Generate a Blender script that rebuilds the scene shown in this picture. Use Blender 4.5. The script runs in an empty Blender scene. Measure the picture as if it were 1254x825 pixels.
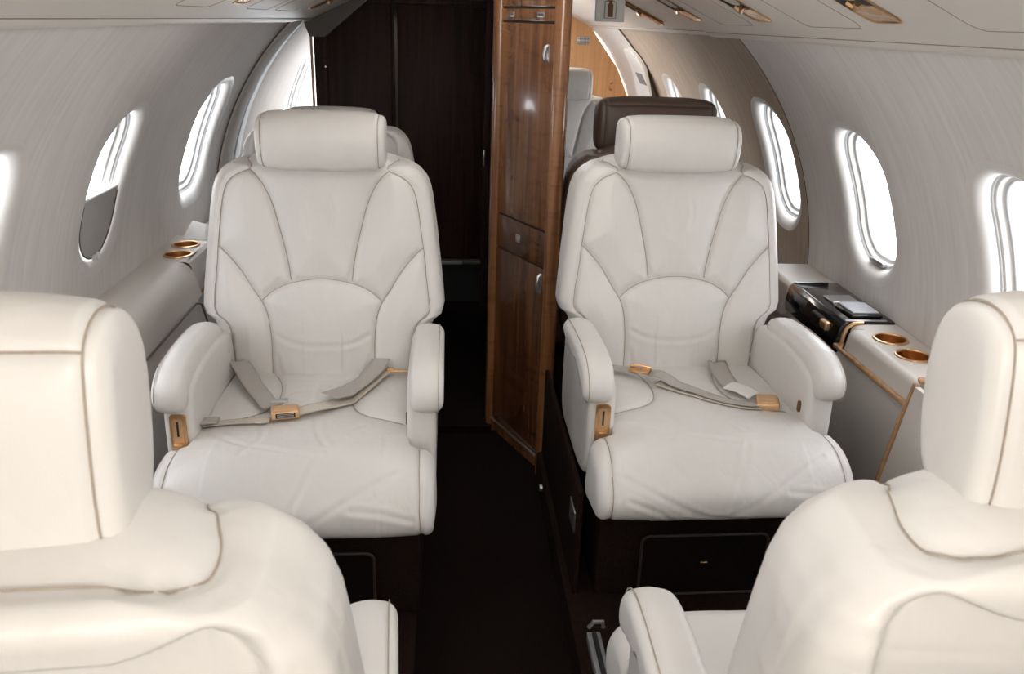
import bpy, bmesh, math, random
import numpy as np
from mathutils import Vector, Matrix
from mathutils.bvhtree import BVHTree
random.seed(4)
rng = np.random.RandomState(7)
S = bpy.context.scene
COL = S.collection
PI = math.pi

# ------------------------------------------------------------------ materials
def mat(name):
    m = bpy.data.materials.new(name); m.use_nodes = True
    nt = m.node_tree; nt.nodes.clear()
    o = nt.nodes.new('ShaderNodeOutputMaterial'); b = nt.nodes.new('ShaderNodeBsdfPrincipled')
    nt.links.new(b.outputs[0], o.inputs[0])
    return m, nt, b

def node(nt, t, **kw):
    n = nt.nodes.new(t)
    for k, v in kw.items():
        if k in n.inputs: n.inputs[k].default_value = v
        else: setattr(n, k, v)
    return n

def ramp(nt, fac, stops):
    r = nt.nodes.new('ShaderNodeValToRGB')
    while len(r.color_ramp.elements) < len(stops): r.color_ramp.elements.new(0.5)
    for e, (p, c) in zip(r.color_ramp.elements, stops):
        e.position = p; e.color = (*c, 1)
    nt.links.new(fac, r.inputs[0]); return r

def simple(name, col, rough=.5, metal=0, bump=0, scale=200, coat=0, spec=.5, vary=.0):
    m, nt, b = mat(name)
    b.inputs['Base Color'].default_value = (*col, 1)
    b.inputs['Roughness'].default_value = rough
    b.inputs['Metallic'].default_value = metal
    b.inputs['Coat Weight'].default_value = coat
    b.inputs['Specular IOR Level'].default_value = spec
    tc = node(nt, 'ShaderNodeTexCoord')
    if bump or vary:
        n = node(nt, 'ShaderNodeTexNoise', Scale=scale, Detail=4.0)
        nt.links.new(tc.outputs['Object'], n.inputs['Vector'])
        if bump:
            bp = node(nt, 'ShaderNodeBump', Strength=bump, Distance=.002)
            nt.links.new(n.outputs[0], bp.inputs['Height']); nt.links.new(bp.outputs[0], b.inputs['Normal'])
        if vary:
            r = ramp(nt, n.outputs[0], [(.3, tuple(c*(1-vary) for c in col)), (.7, tuple(min(1, c*(1+vary)) for c in col))])
            nt.links.new(r.outputs[0], b.inputs['Base Color'])
    return m

def leather(name, col, rough=.36, dark=False):
    m, nt, b = mat(name)
    tc = node(nt, 'ShaderNodeTexCoord')
    n1 = node(nt, 'ShaderNodeTexNoise', Scale=5.0, Detail=3.0)
    nt.links.new(tc.outputs['Object'], n1.inputs['Vector'])
    r = ramp(nt, n1.outputs[0], [(.3, tuple(c*.93 for c in col)), (.7, col)])
    nt.links.new(r.outputs[0], b.inputs['Base Color'])
    rr = node(nt, 'ShaderNodeMapRange'); rr.inputs['To Min'].default_value = rough-.06; rr.inputs['To Max'].default_value = rough+.12
    nt.links.new(n1.outputs[0], rr.inputs['Value']); nt.links.new(rr.outputs[0], b.inputs['Roughness'])
    # fine grain
    v = node(nt, 'ShaderNodeTexVoronoi', Scale=520.0); v.feature = 'DISTANCE_TO_EDGE'
    nt.links.new(tc.outputs['Object'], v.inputs['Vector'])
    b1 = node(nt, 'ShaderNodeBump', Strength=.18, Distance=.0006)
    nt.links.new(v.outputs['Distance'], b1.inputs['Height'])
    # soft buckles and creases
    n2 = node(nt, 'ShaderNodeTexNoise', Scale=13.0, Detail=2.0, Distortion=.6)
    mp = node(nt, 'ShaderNodeMapping'); mp.inputs['Scale'].default_value = (1.2, 1, .55)
    nt.links.new(tc.outputs['Object'], mp.inputs['Vector']); nt.links.new(mp.outputs[0], n2.inputs['Vector'])
    b2 = node(nt, 'ShaderNodeBump', Strength=.45, Distance=.008)
    nt.links.new(n2.outputs[0], b2.inputs['Height']); nt.links.new(b1.outputs[0], b2.inputs['Normal'])
    v2 = node(nt, 'ShaderNodeTexVoronoi', Scale=11.0); v2.feature = 'DISTANCE_TO_EDGE'
    mx = node(nt, 'ShaderNodeVectorMath', operation='ADD')
    sc = node(nt, 'ShaderNodeVectorMath', operation='SCALE'); sc.inputs['Scale'].default_value = .09
    nt.links.new(n2.outputs['Color'], sc.inputs[0]); nt.links.new(tc.outputs['Object'], mx.inputs[0]); nt.links.new(sc.outputs[0], mx.inputs[1])
    nt.links.new(mx.outputs[0], v2.inputs['Vector'])
    cr = node(nt, 'ShaderNodeMapRange'); cr.inputs['From Max'].default_value = .06
    nt.links.new(v2.outputs['Distance'], cr.inputs['Value'])
    b3 = node(nt, 'ShaderNodeBump', Strength=.05, Distance=.003)
    nt.links.new(cr.outputs[0], b3.inputs['Height']); nt.links.new(b2.outputs[0], b3.inputs['Normal'])
    nt.links.new(b3.outputs[0], b.inputs['Normal'])
    b.inputs['Specular IOR Level'].default_value = .5
    return m

def wood(name, c0, c1, c2, rough=.25, coat=.5, zs=1.0, mixv=.55):
    m, nt, b = mat(name)
    tc = node(nt, 'ShaderNodeTexCoord')
    mp = node(nt, 'ShaderNodeMapping'); mp.inputs['Scale'].default_value = (22, 22, 1.2*zs)
    nt.links.new(tc.outputs['Object'], mp.inputs['Vector'])
    n = node(nt, 'ShaderNodeTexNoise', Scale=1.6, Detail=6.0, Distortion=.9)
    nt.links.new(mp.outputs[0], n.inputs['Vector'])
    r = ramp(nt, n.outputs[0], [(.28, c0), (.5, c1), (.72, c2)])
    mp2 = node(nt, 'ShaderNodeMapping'); mp2.inputs['Scale'].default_value = (7, 7, 30)
    nt.links.new(tc.outputs['Object'], mp2.inputs['Vector'])
    n2 = node(nt, 'ShaderNodeTexNoise', Scale=1.5, Detail=3.0, Distortion=1.0)
    nt.links.new(mp2.outputs[0], n2.inputs['Vector'])
    r2 = ramp(nt, n2.outputs[0], [(.30, (.55, .55, .55)), (.48, (1, 1, 1))])
    mx = node(nt, 'ShaderNodeMixRGB', blend_type='MULTIPLY'); mx.inputs[0].default_value = mixv
    nt.links.new(r.outputs[0], mx.inputs[1]); nt.links.new(r2.outputs[0], mx.inputs[2])
    nt.links.new(mx.outputs[0], b.inputs['Base Color'])
    b.inputs['Roughness'].default_value = rough
    b.inputs['Coat Weight'].default_value = coat; b.inputs['Coat Roughness'].default_value = .08
    return m

def wallmat(name, c0, c1, streak=1.0):
    m, nt, b = mat(name)
    uv = node(nt, 'ShaderNodeUVMap')
    mp = node(nt, 'ShaderNodeMapping'); mp.inputs['Scale'].default_value = (55, 3.2, 1); mp.inputs['Rotation'].default_value = (0, 0, .10)
    nt.links.new(uv.outputs[0], mp.inputs['Vector'])
    n = node(nt, 'ShaderNodeTexNoise', Scale=1.0, Detail=5.0, Roughness=.6)
    nt.links.new(mp.outputs[0], n.inputs['Vector'])
    n2 = node(nt, 'ShaderNodeTexNoise', Scale=3.0, Detail=2.0)
    nt.links.new(uv.outputs[0], n2.inputs['Vector'])
    ad = node(nt, 'ShaderNodeMath', operation='ADD'); 
    m2 = node(nt, 'ShaderNodeMath', operation='MULTIPLY'); m2.inputs[1].default_value = .5
    nt.links.new(n2.outputs[0], m2.inputs[0]); nt.links.new(n.outputs[0], ad.inputs[0]); nt.links.new(m2.outputs[0], ad.inputs[1])
    r = ramp(nt, ad.outputs[0], [(.5, c0), (1.0, c1)])
    nt.links.new(r.outputs[0], b.inputs['Base Color'])
    bp = node(nt, 'ShaderNodeBump', Strength=.12, Distance=.002)
    nt.links.new(n.outputs[0], bp.inputs['Height']); nt.links.new(bp.outputs[0], b.inputs['Normal'])
    b.inputs['Roughness'].default_value = .8; b.inputs['Specular IOR Level'].default_value = .2
    return m

M = {}
M['leather'] = leather('white_leather', (.70, .68, .655))
M['brown_leather'] = leather('brown_leather', (.075, .048, .034), .42)
M['thread'] = simple('seam_thread', (.36, .30, .24), .7, vary=.15)
M['brown_thread'] = simple('brown_thread', (.03, .02, .015), .7, vary=.15)
M['wall'] = wallmat('grey_fabric_wall', (.68, .645, .625), (.80, .77, .75))
M['aft_wall'] = wallmat('shaded_fabric_wall', (.42, .335, .26), (.58, .48, .39))  # wall fabric with the aft shade put into its darker tan
M['reveal'] = simple('window_reveal_white', (.76, .74, .715), .45, vary=.02, scale=30)
M['reveal_grey'] = simple('window_inner_grey', (.50, .50, .50), .5, vary=.03, scale=30)
M['shade'] = simple('window_shade_grey', (.50, .49, .48), .75, bump=.2, scale=300, vary=.05)
M['panel'] = simple('overhead_panel_plastic', (.78, .735, .675), .45, bump=.05, scale=900, vary=.03)
M['ledge'] = simple('ledge_cream_vinyl', (.70, .655, .61), .45, bump=.12, scale=600, vary=.03)
M['side'] = simple('side_panel_fabric', (.64, .60, .56), .8, bump=.2, scale=400, vary=.06)
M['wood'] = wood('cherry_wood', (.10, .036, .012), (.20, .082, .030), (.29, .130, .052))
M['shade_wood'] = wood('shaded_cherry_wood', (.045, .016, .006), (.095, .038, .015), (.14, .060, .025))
M['dark_wood'] = wood('dark_mahogany', (.012, .0050, .0038), (.025, .0105, .0075), (.042, .018, .012), .5, .0)
M['dark_wood'].node_tree.nodes['Principled BSDF'].inputs['Specular IOR Level'].default_value = .15
M['orange_wood'] = wood('orange_wood', (.74, .36, .14), (.84, .45, .20), (.90, .52, .26), .35, .2, 1.0, .1)
M['tan_wood'] = wood('tan_wood_strip', (.36, .19, .08), (.48, .27, .13), (.56, .34, .18), .35, .3)
M['carpet'] = simple('dark_carpet', (.009, .005, .004), .95, bump=.8, scale=500, vary=.5, spec=.1)
M['carpet_brown'] = simple('brown_carpet', (.015, .008, .006), .95, bump=.8, scale=350, vary=.5, spec=.1)
M['gold'] = simple('brushed_gold', (.70, .43, .22), .28, 1, vary=.08, scale=60)
M['gold_satin'] = simple('satin_gold', (.72, .47, .27), .42, .85, vary=.06, scale=120)
M['amber'] = simple('amber_glass_lens', (.85, .52, .27), .25, .6, bump=.6, scale=180, vary=.25, coat=.5)
M['silver'] = simple('satin_silver', (.62, .62, .64), .3, .9, vary=.05)
M['black_gloss'] = simple('black_gloss_plastic', (.010, .009, .010), .12, 0, vary=.2, coat=.6)
M['black'] = simple('black_matt', (.008, .007, .007), .6, vary=.2)
M['grey_pad'] = simple('grey_device_pad', (.42, .43, .46), .4, vary=.04)
M['belt'] = simple('grey_belt_webbing', (.44, .41, .38), .75, bump=.6, scale=900, vary=.08)
M['belt_light'] = simple('cream_belt_webbing', (.60, .54, .46), .75, bump=.6, scale=900, vary=.08)
M['white'] = simple('white_plastic', (.74, .73, .70), .45, vary=.02)
M['bright_white'] = simple('hatch_white_plastic', (.86, .85, .83), .4, vary=.02)
M['paper'] = simple('white_paper', (.78, .76, .74), .7, vary=.03)
M['grey'] = simple('dark_grey_trim', (.10, .085, .075), .6, vary=.05)
M['icon'] = simple('brown_icon_print', (.16, .065, .02), .6, vary=.05)
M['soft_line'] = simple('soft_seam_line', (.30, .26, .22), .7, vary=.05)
M['piping_brown'] = simple('brown_edge_piping', (.035, .02, .016), .6, vary=.1)
M['vent'] = simple('grey_vent_grille', (.22, .22, .23), .5, vary=.05)
gm, gnt, gb = mat('window_glass')
gb.inputs['Base Color'].default_value = (1, 1, 1, 1)
g_t = node(gnt, 'ShaderNodeBsdfTransparent'); g_g = node(gnt, 'ShaderNodeBsdfGlossy', Roughness=.02)
g_f = node(gnt, 'ShaderNodeValue'); g_f.outputs[0].default_value = .05; g_m = node(gnt, 'ShaderNodeMixShader')
gnt.links.new(g_f.outputs[0], g_m.inputs[0]); gnt.links.new(g_t.outputs[0], g_m.inputs[1]); gnt.links.new(g_g.outputs[0], g_m.inputs[2])
gnt.links.new(g_m.outputs[0], [n for n in gnt.nodes if n.type == 'OUTPUT_MATERIAL'][0].inputs[0])
M['glass'] = gm

# ------------------------------------------------------------------ object helpers
def link(o, parent=None):
    COL.objects.link(o)
    if parent: o.parent = parent
    return o

def obj(name, V, Fc, m, parent=None, smooth=True, uv=None):
    me = bpy.data.meshes.new(name)
    me.from_pydata([tuple(map(float, v)) for v in V], [], [tuple(int(i) for i in f) for f in Fc])
    me.update()
    if smooth: me.polygons.foreach_set('use_smooth', [True]*len(me.polygons))
    me.materials.append(M[m] if isinstance(m, str) else m)
    if uv is not None:
        ul = me.uv_layers.new(name='UVMap')
        li = np.zeros(len(me.loops), int); me.loops.foreach_get('vertex_index', li)
        ul.data.foreach_set('uv', np.array(uv)[li].astype(float).ravel())
    return link(bpy.data.objects.new(name, me), parent)

def thing(name, label, cat, loc=(0, 0, 0), rz=0, group=None):
    o = bpy.data.objects.new(name, None); COL.objects.link(o)
    o.empty_display_size = .05
    o.location = loc; o.rotation_euler = (0, 0, rz); o['label'] = label; o['category'] = cat
    if group: o['group'] = group
    return o

def struct(o, label=None):
    o['kind'] = 'structure'
    if label: o['label'] = label
    return o

class MB:
    def __init__(s): s.V = []; s.F = []
    def add(s, V, Fc):
        k = len(s.V); s.V += [tuple(map(float, v)) for v in V]; s.F += [tuple(int(i)+k for i in f) for f in Fc]; return s
    def box(s, c, d, r=.0, seg=3, rot=None):
        bm = bmesh.new(); bmesh.ops.create_cube(bm, size=1)
        bmesh.ops.scale(bm, vec=d, verts=bm.verts)
        if r: bmesh.ops.bevel(bm, geom=bm.edges[:], offset=min(r, min(d)*.49), segments=seg, affect='EDGES', profile=.5)
        if rot is not None: bmesh.ops.transform(bm, matrix=rot.to_4x4(), verts=bm.verts)
        bmesh.ops.translate(bm, vec=c, verts=bm.verts)
        bm.verts.index_update()
        s.add([v.co for v in bm.verts], [[v.index for v in f.verts] for f in bm.faces]); bm.free(); return s
    def prism(s, poly, axis, a, b, r=0, seg=3):
        # poly of 2D points extruded along axis (0,1,2) from a to b
        bm = bmesh.new()
        def P(p, t):
            q = list(p); q.insert(axis, t); return q
        A = [bm.verts.new(P(p, a)) for p in poly]; B = [bm.verts.new(P(p, b)) for p in poly]
        bm.faces.new(A); bm.faces.new(B[::-1]); n = len(poly)
        for i in range(n): bm.faces.new((A[i], B[i], B[(i+1) % n], A[(i+1) % n]))
        bmesh.ops.recalc_face_normals(bm, faces=bm.faces)
        if r: bmesh.ops.bevel(bm, geom=bm.edges[:], offset=r, segments=seg, affect='EDGES', profile=.5)
        bm.verts.index_update()
        s.add([v.co for v in bm.verts], [[v.index for v in f.verts] for f in bm.faces]); bm.free(); return s
    def tube(s, pts, r, n=8, closed=False):
        pts = [Vector(p) for p in pts]; N = len(pts); rings = []
        up = Vector((0, 0, 1)); prev = None
        for i, p in enumerate(pts):
            t = (pts[(i+1) % N]-pts[i-1]) if closed else (pts[min(i+1, N-1)]-pts[max(i-1, 0)])
            if t.length < 1e-9: t = Vector((0, 0, 1))
            t.normalize()
            if prev is None:
                u = t.cross(up)
                if u.length < .1: u = t.cross(Vector((1, 0, 0)))
            else: u = prev-t*prev.dot(t)
            u.normalize(); prev = u; w = t.cross(u)
            rr = r if not hasattr(r, '__len__') else r[i]
            rings.append([p+(u*math.cos(a)+w*math.sin(a))*rr for a in [2*PI*k/n for k in range(n)]])
        V = [v for R in rings for v in R]; Fc = []
        for i in range(N if closed else N-1):
            j = (i+1) % N
            for k in range(n): Fc.append((i*n+k, i*n+(k+1) % n, j*n+(k+1) % n, j*n+k))
        if not closed: Fc += [tuple(range(n))[::-1], tuple((N-1)*n+k for k in range(n))]
        return s.add(V, Fc)
    def lathe(s, prof, c, n=40, closed=False, R=None):
        V = []; Fc = []
        for r, z in prof:
            for k in range(n):
                a = 2*PI*k/n; v = Vector((r*math.cos(a), r*math.sin(a), z))
                if R is not None: v = R @ v
                V.append(v+Vector(c))
        for i in range(len(prof)-1):
            for k in range(n): Fc.append((i*n+k, i*n+(k+1) % n, (i+1)*n+(k+1) % n, (i+1)*n+k))
        return s.add(V, Fc)
    def build(s, name, m, parent=None, smooth=True):
        o = obj(name, s.V, s.F, m, parent, smooth)
        if smooth:
            try: o.data.set_sharp_from_angle(angle=math.radians(38))
            except Exception: pass
        return o

def catmull(P, n, closed=False):
    P = [np.array(p, float) for p in P]; N = len(P); out = []
    segs = N if closed else N-1
    for i in range(segs):
        p1, p2 = P[i], P[(i+1) % N]
        p0 = P[i-1] if (closed or i > 0) else 2*p1-p2
        p3 = P[(i+2) % N] if (closed or i+2 < N) else 2*p2-p1
        for k in range(n):
            t = k/n
            out.append(.5*((2*p1)+(-p0+p2)*t+(2*p0-5*p1+4*p2-p3)*t*t+(-p0+3*p1-3*p2+p3)*t**3))
    if not closed: out.append(P[-1])
    return out

def resample(P, n, closed=False):
    P = np.array(P, float)
    if closed: P = np.vstack([P, P[:1]])
    d = np.r_[0, np.cumsum(np.linalg.norm(np.diff(P, axis=0), axis=1))]
    t = np.linspace(0, d[-1], n+1 if closed else n)
    Q = np.stack([np.interp(t, d, P[:, k]) for k in range(P.shape[1])], 1)
    return Q[:-1] if closed else Q

def rr_loop(w, h, r, n=10, e=None):
    "rounded rectangle, centred, counterclockwise"
    out = []
    for cx, cy, a0 in ((w-r, h-r, 0), (-w+r, h-r, PI/2), (-w+r, -h+r, PI), (w-r, -h+r, 1.5*PI)):
        for k in range(n+1):
            a = a0+PI/2*k/n; out.append((cx+r*math.cos(a), cy+r*math.sin(a)))
    return out

def rings(R, cap0=True, cap1=True):
    "R: list of equal length closed loops -> V,F"
    n = len(R[0]); V = [p for r in R for p in r]; Fc = []
    for i in range(len(R)-1):
        for k in range(n): Fc.append((i*n+k, i*n+(k+1) % n, (i+1)*n+(k+1) % n, (i+1)*n+k))
    if cap0: Fc.append(tuple(range(n))[::-1])
    if cap1: Fc.append(tuple((len(R)-1)*n+k for k in range(n)))
    return V, Fc

def offset_loop(P, e):
    "inset a closed counterclockwise 2D loop by e, in small smoothed steps"
    P = np.array(P, float)
    if e > 0:
        n = max(1, int(math.ceil(e/.003)))
        for k in range(n):
            P = offset1(P, e/n)
            for q in range(3): P = .5*P+.25*(np.roll(P, 1, 0)+np.roll(P, -1, 0))
        return P
    return offset1(P, e)
def offset1(P, e):
    t = np.roll(P, -1, 0)-np.roll(P, 1, 0)
    t /= np.linalg.norm(t, axis=1)[:, None]+1e-12
    nrm = np.stack([-t[:, 1], t[:, 0]], 1)
    return P+nrm*e

def slab(prof, x0, x1, r, nx=24, npf=96, bulge=0):
    """profile in (y,z) swept along x with rounded ends; returns V,F"""
    P = resample(catmull(prof, 8, True), npf, True)
    A = np.sum(P[:, 0]*np.roll(P[:, 1], -1)-np.roll(P[:, 0], -1)*P[:, 1])
    if A < 0: P = P[::-1]
    xs = []; es = []
    m = 7
    for k in range(m+1):
        a = PI/2*k/m; xs.append(x0+r*(1-math.sin(a))*1.0 if False else x0+r*(1-math.cos(a))); es.append(r*(1-math.sin(a)))
    for k in range(1, nx): 
        t = k/nx; xs.append(x0+r+(x1-x0-2*r)*t); es.append(-bulge*math.sin(PI*t))
    for k in range(m, -1, -1):
        a = PI/2*k/m; xs.append(x1-r*(1-math.cos(a))); es.append(r*(1-math.sin(a)))
    R = []
    c = P.mean(0)
    for q in (.35, .7):
        L = offset_loop(P, r); L = c+(L-c)*q; R.append([(x0, y, z) for y, z in L])
    for x, e in zip(xs, es):
        R.append([(x, y, z) for y, z in offset_loop(P, e)])
    for q in (.7, .35):
        L = offset_loop(P, r); L = c+(L-c)*q; R.append([(x1, y, z) for y, z in L])
    V, Fc = rings(R)
    return V, Fc

def vnormals(V, Fc):
    me = bpy.data.meshes.new('tmp'); me.from_pydata([tuple(map(float, v)) for v in V], [], [tuple(int(i) for i in f) for f in Fc]); me.update()
    bm = bmesh.new(); bm.from_mesh(me); bmesh.ops.recalc_face_normals(bm, faces=bm.faces); bm.normal_update()
    N = np.array([v.normal[:] for v in bm.verts]); Fc2 = [[v.index for v in f.verts] for f in bm.faces]
    bm.free(); bpy.data.meshes.remove(me)
    return N, Fc2

def polydist(V, polys):
    D = np.full(len(V), 9.)
    for P in polys:
        P = np.array(P); A = P[:-1]; B = P[1:]; AB = B-A; L2 = (AB**2).sum(1)+1e-12
        lo = P.min(0)-.08; hi = P.max(0)+.08
        idx = np.where(((V >= lo) & (V <= hi)).all(1))[0]
        if len(idx) == 0: continue
        for c0 in range(0, len(idx), 4000):
            ii = idx[c0:c0+4000]; Q = V[ii]
            t = np.clip(((Q[:, None]-A[None])*AB[None]).sum(2)/L2, 0, 1)
            d = np.linalg.norm(Q[:, None]-(A[None]+t[..., None]*AB[None]), axis=2).min(1)
            D[ii] = np.minimum(D[ii], d)
    return D

def upholster(V, Fc, seams, creases=(), depth=.005, sig=.006, puff=.006, pr=.05, extra=None):
    """sink seams into the surface, let the panels between them swell;
    returns the new vertices, faces and the seam paths lying in the grooves"""
    V = np.array(V, float); N, Fc = vnormals(V, Fc)
    bvh = BVHTree.FromPolygons([tuple(v) for v in V], [tuple(f) for f in Fc])
    S3 = []; SN = []
    for s in seams:
        s = resample(s, max(8, int(np.linalg.norm(np.diff(np.array(s), axis=0), axis=1).sum()/.004)))
        pts = []; nn = []
        for p in s:
            h = bvh.find_nearest(Vector(p)); pts.append(np.array(h[0])); nn.append(np.array(h[1]))
        S3.append(np.array(pts)); nn = np.array(nn)
        for q in range(6): nn[1:-1] = (nn[:-2]+nn[1:-1]+nn[2:])/3
        SN.append(nn/np.linalg.norm(nn, axis=1)[:, None])
    C3 = []
    for s in creases:
        s = resample(s, max(6, int(np.linalg.norm(np.diff(np.array(s), axis=0), axis=1).sum()/.006)))
        C3.append(np.array([np.array(bvh.find_nearest(Vector(p))[0]) for p in s]))
    D = polydist(V, S3) if S3 else np.full(len(V), 9.)
    disp = -depth*np.exp(-(D/sig)**2)+puff*(1-np.exp(-(D/pr)**1.3))-puff
    if C3:
        DC = polydist(V, C3); disp += -.0013*np.exp(-(DC/.005)**2)+.0010*np.exp(-((DC-.012)/.006)**2)
    if extra is not None: disp = disp+extra(V, N)
    V2 = V+N*disp[:, None]
    bvh2 = BVHTree.FromPolygons([tuple(v) for v in V2], [tuple(f) for f in Fc])
    S4 = []
    for P, nn in zip(S3, SN):
        dd = np.full(len(P), -depth-puff+.0012)
        if extra is not None: dd = dd+extra(P, nn)
        Q = P+nn*dd[:, None]
        Q = np.array([np.array(bvh2.find_nearest(Vector(p))[0]) for p in Q])+nn*.0014
        for q in range(3): Q[1:-1] = (Q[:-2]+2*Q[1:-1]+Q[2:])/4
        S4.append([tuple(p) for p in Q])
    return V2, Fc, S4

def threads(name, paths, m, parent, r=.0009):
    for p in paths:
        if len(p) > 2: MB().tube(p, r, 5).build(name, m, parent)

# ------------------------------------------------------------------ cabin shell
R0, Z0 = 1.12, .46
def cyl(side, y, s, off=0):
    th = s/R0; return (side*(R0+off)*math.cos(th), y, Z0+(R0+off)*math.sin(th))
def s_of(z): return R0*math.asin((z-Z0)/R0)
S_LO, S_HI = s_of(-.10), s_of(1.42)

def grid(side, y0, y1, s0, s1, off, mb, uv, step=.03):
    if y1-y0 < 1e-4 or s1-s0 < 1e-4: return
    y0 -= .002; y1 += .002
    ny = max(1, int((y1-y0)/.12)); ns = max(2, int((s1-s0)/step)); V = []; k = len(mb.V)
    for i in range(ny+1):
        for j in range(ns+1):
            y = y0+(y1-y0)*i/ny; s = s0+(s1-s0)*j/ns
            V.append(cyl(side, y, s, off)); uv.append((y, s))
    Fc = []
    for i in range(ny):
        for j in range(ns):
            q = (i*(ns+1)+j, (i+1)*(ns+1)+j, (i+1)*(ns+1)+j+1, i*(ns+1)+j+1)
            Fc.append(q if side < 0 else q[::-1])
    mb.add(V, Fc)

def window_loop(w, h, e, n=12):
    "loop in (y,s) with e outward growth"
    L = rr_loop(w/2+e, h/2+e, min(.118+e, w/2+e-.002), n); out = []
    for i, p in enumerate(L):
        out.append(p)
        if i % (n+1) == n:
            q = L[(i+1) % len(L)]; m = 10
            for k in range(1, m): out.append((p[0]+(q[0]-p[0])*k/m, p[1]+(q[1]-p[1])*k/m))
    return out

def wall(name, side, y0, y1, wins, off, m):
    mb = MB(); uv = []; y = y0
    for (yc, w, zl, zh) in wins:
        s0, s1 = s_of(zl), s_of(zh); sc = (s0+s1)/2; h = s1-s0
        cy0, cy1 = yc-w/2-.075, yc+w/2+.075; cs0, cs1 = s0-.075, s1+.075
        grid(side, y, cy0, S_LO, S_HI, off, mb, uv)
        grid(side, cy0, cy1, S_LO, cs0, off, mb, uv); grid(side, cy0, cy1, cs1, S_HI, off, mb, uv)
        inner = [(yc+a, sc+b) for a, b in window_loop(w, h, .045)]
        outer = []
        for a, b in inner:
            dy, ds = a-yc, b-sc
            t = min(((cy1-yc)/abs(dy)) if abs(dy) > 1e-9 else 9e9, ((cs1-sc)/abs(ds)) if abs(ds) > 1e-9 else 9e9)
            outer.append((yc+dy*t, sc+ds*t))
        # corners must be hit exactly
        for cyy in (cy0, cy1):
            for css in (cs0, cs1):
                i = min(range(len(outer)), key=lambda i: (outer[i][0]-cyy)**2+(outer[i][1]-css)**2); outer[i] = (cyy, css)
        K = 3; R = []
        for k in range(K+1):
            t = k/K
            R.append([(a0*(1-t)+a1*t, b0*(1-t)+b1*t) for (a0, b0), (a1, b1) in zip(inner, outer)])
        for r in R:
            for q in r: uv.append(q)
        V, Fc = rings([[cyl(side, a, b, off) for a, b in r] for r in R], False, False)
        mb.add(V, Fc)
        y = cy1
    grid(side, y, y1, S_LO, S_HI, off, mb, uv)
    return struct(obj(name, mb.V, mb.F, m, uv=uv))

def window(name, side, yc, w, zl, zh, off=0, shade=None, latch=False, label=None):
    s0, s1 = s_of(zl), s_of(zh); sc = (s0+s1)/2; h = s1-s0
    root = bpy.data.objects.new(name, None); COL.objects.link(root); root['kind'] = 'structure'
    if label: root['label'] = label
    def loops(lst): return [[cyl(side, yc+a, sc+b, off+d) for a, b in window_loop(w, h, e)] for e, d in lst]
    # soft flared surround
    fl = [(.045, 0), (.036, .0006), (.026, .002), (.016, .006), (.008, .012), (.003, .019), (0, .026)]
    V, Fc = rings(loops(fl), False, False); obj('surround', V, Fc, 'reveal', root)
    V, Fc = rings(loops([(0, .026), (0, .029), (-.004, .030), (-.004, .034)]), False, False)
    obj('inner_ring', V, Fc, 'reveal_grey', root)
    V, Fc = rings(loops([(-.004, .034), (-.010, .0345), (-.013, .037), (-.014, .044), (-.017, .047), (-.024, .048)]), False, False)
    obj('frame', V, Fc, 'reveal', root)
    V, Fc = rings(loops([(-.022, .047), (-.027, .048), (-.028, .056), (-.028, .062)]), False, False)
    obj('pane_seal', V, Fc, 'reveal_grey', root)
    R = []
    for q in (1, .66, .33, .05): R.append([cyl(side, yc+a*q, sc+b*q, off+.056) for a, b in window_loop(w, h, -.026)])
    V, Fc = rings(R, False, True); obj('pane', V, Fc, 'glass', root)
    if shade:
        # pull-up shade covering the lower part
        zt = shade; st = s_of(zt); lo = window_loop(w, h, -.001)
        pts = [(a, b) for a, b in lo if sc+b <= st+.0001]
        ya = min(p[0] for p in pts); yb = max(p[0] for p in pts)
        nn = 26; R = []
        for k in range(nn+1):
            s = s0+(st-s0)*k/nn; b = s-sc
            r = min(.118, w/2-.002); hh = h/2
            if b < -hh+r: a = w/2-r+math.sqrt(max(0, r*r-(b+hh-r)**2))
            elif b > hh-r: a = w/2-r+math.sqrt(max(0, r*r-(b-hh+r)**2))
            else: a = w/2
            R.append([cyl(side, yc+(-a+2*a*q/16), s, off+.012) for q in range(17)])
        V = [p for r in R for p in r]; Fc = []
        for i in range(nn):
            for q in range(16): Fc.append((i*17+q, i*17+q+1, (i+1)*17+q+1, (i+1)*17+q))
        so = obj('shade', V, Fc, 'shade', root); so['label'] = 'grey half-raised window shade'
        mb = MB(); mb.tube([cyl(side, yc-w/2+.002+(w-.004)*q/16, st, off+.012) for q in range(17)], .0035, 8)
        mb.build('shade_rail', 'white', so)
        mb = MB(); rim = [cyl(side, yc+a, sc+b, off+.0115) for a, b in lo if sc+b <= st]
        # order the rim so it runs along the bottom only
        rim2 = sorted([(a, b) for a, b in lo if sc+b <= st], key=lambda p: math.atan2(p[0], -p[1]))
        mb.tube([cyl(side, yc+a, sc+b, off+.011) for a, b in rim2], .0022, 6); mb.build('shade_edge', 'grey', so)
        mb = MB(); c = Vector(cyl(side, yc-.0, s0+.004, off+.004))
        mb.box(c, (.012, .040, .016), .005); mb.box(c+Vector((-side*.006, 0, .004)), (.01, .012, .02), .004); mb.build('latch', 'white', so)
    if latch:
        mb = MB(); c = Vector(cyl(side, yc+.01, s0+.014, off+.030))
        mb.box(c, (.018, .085, .014), .004); mb.box(c+Vector((-side*.008, 0, .006)), (.006, .06, .004), .001); mb.build('latch', 'silver', root)
    return root

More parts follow.
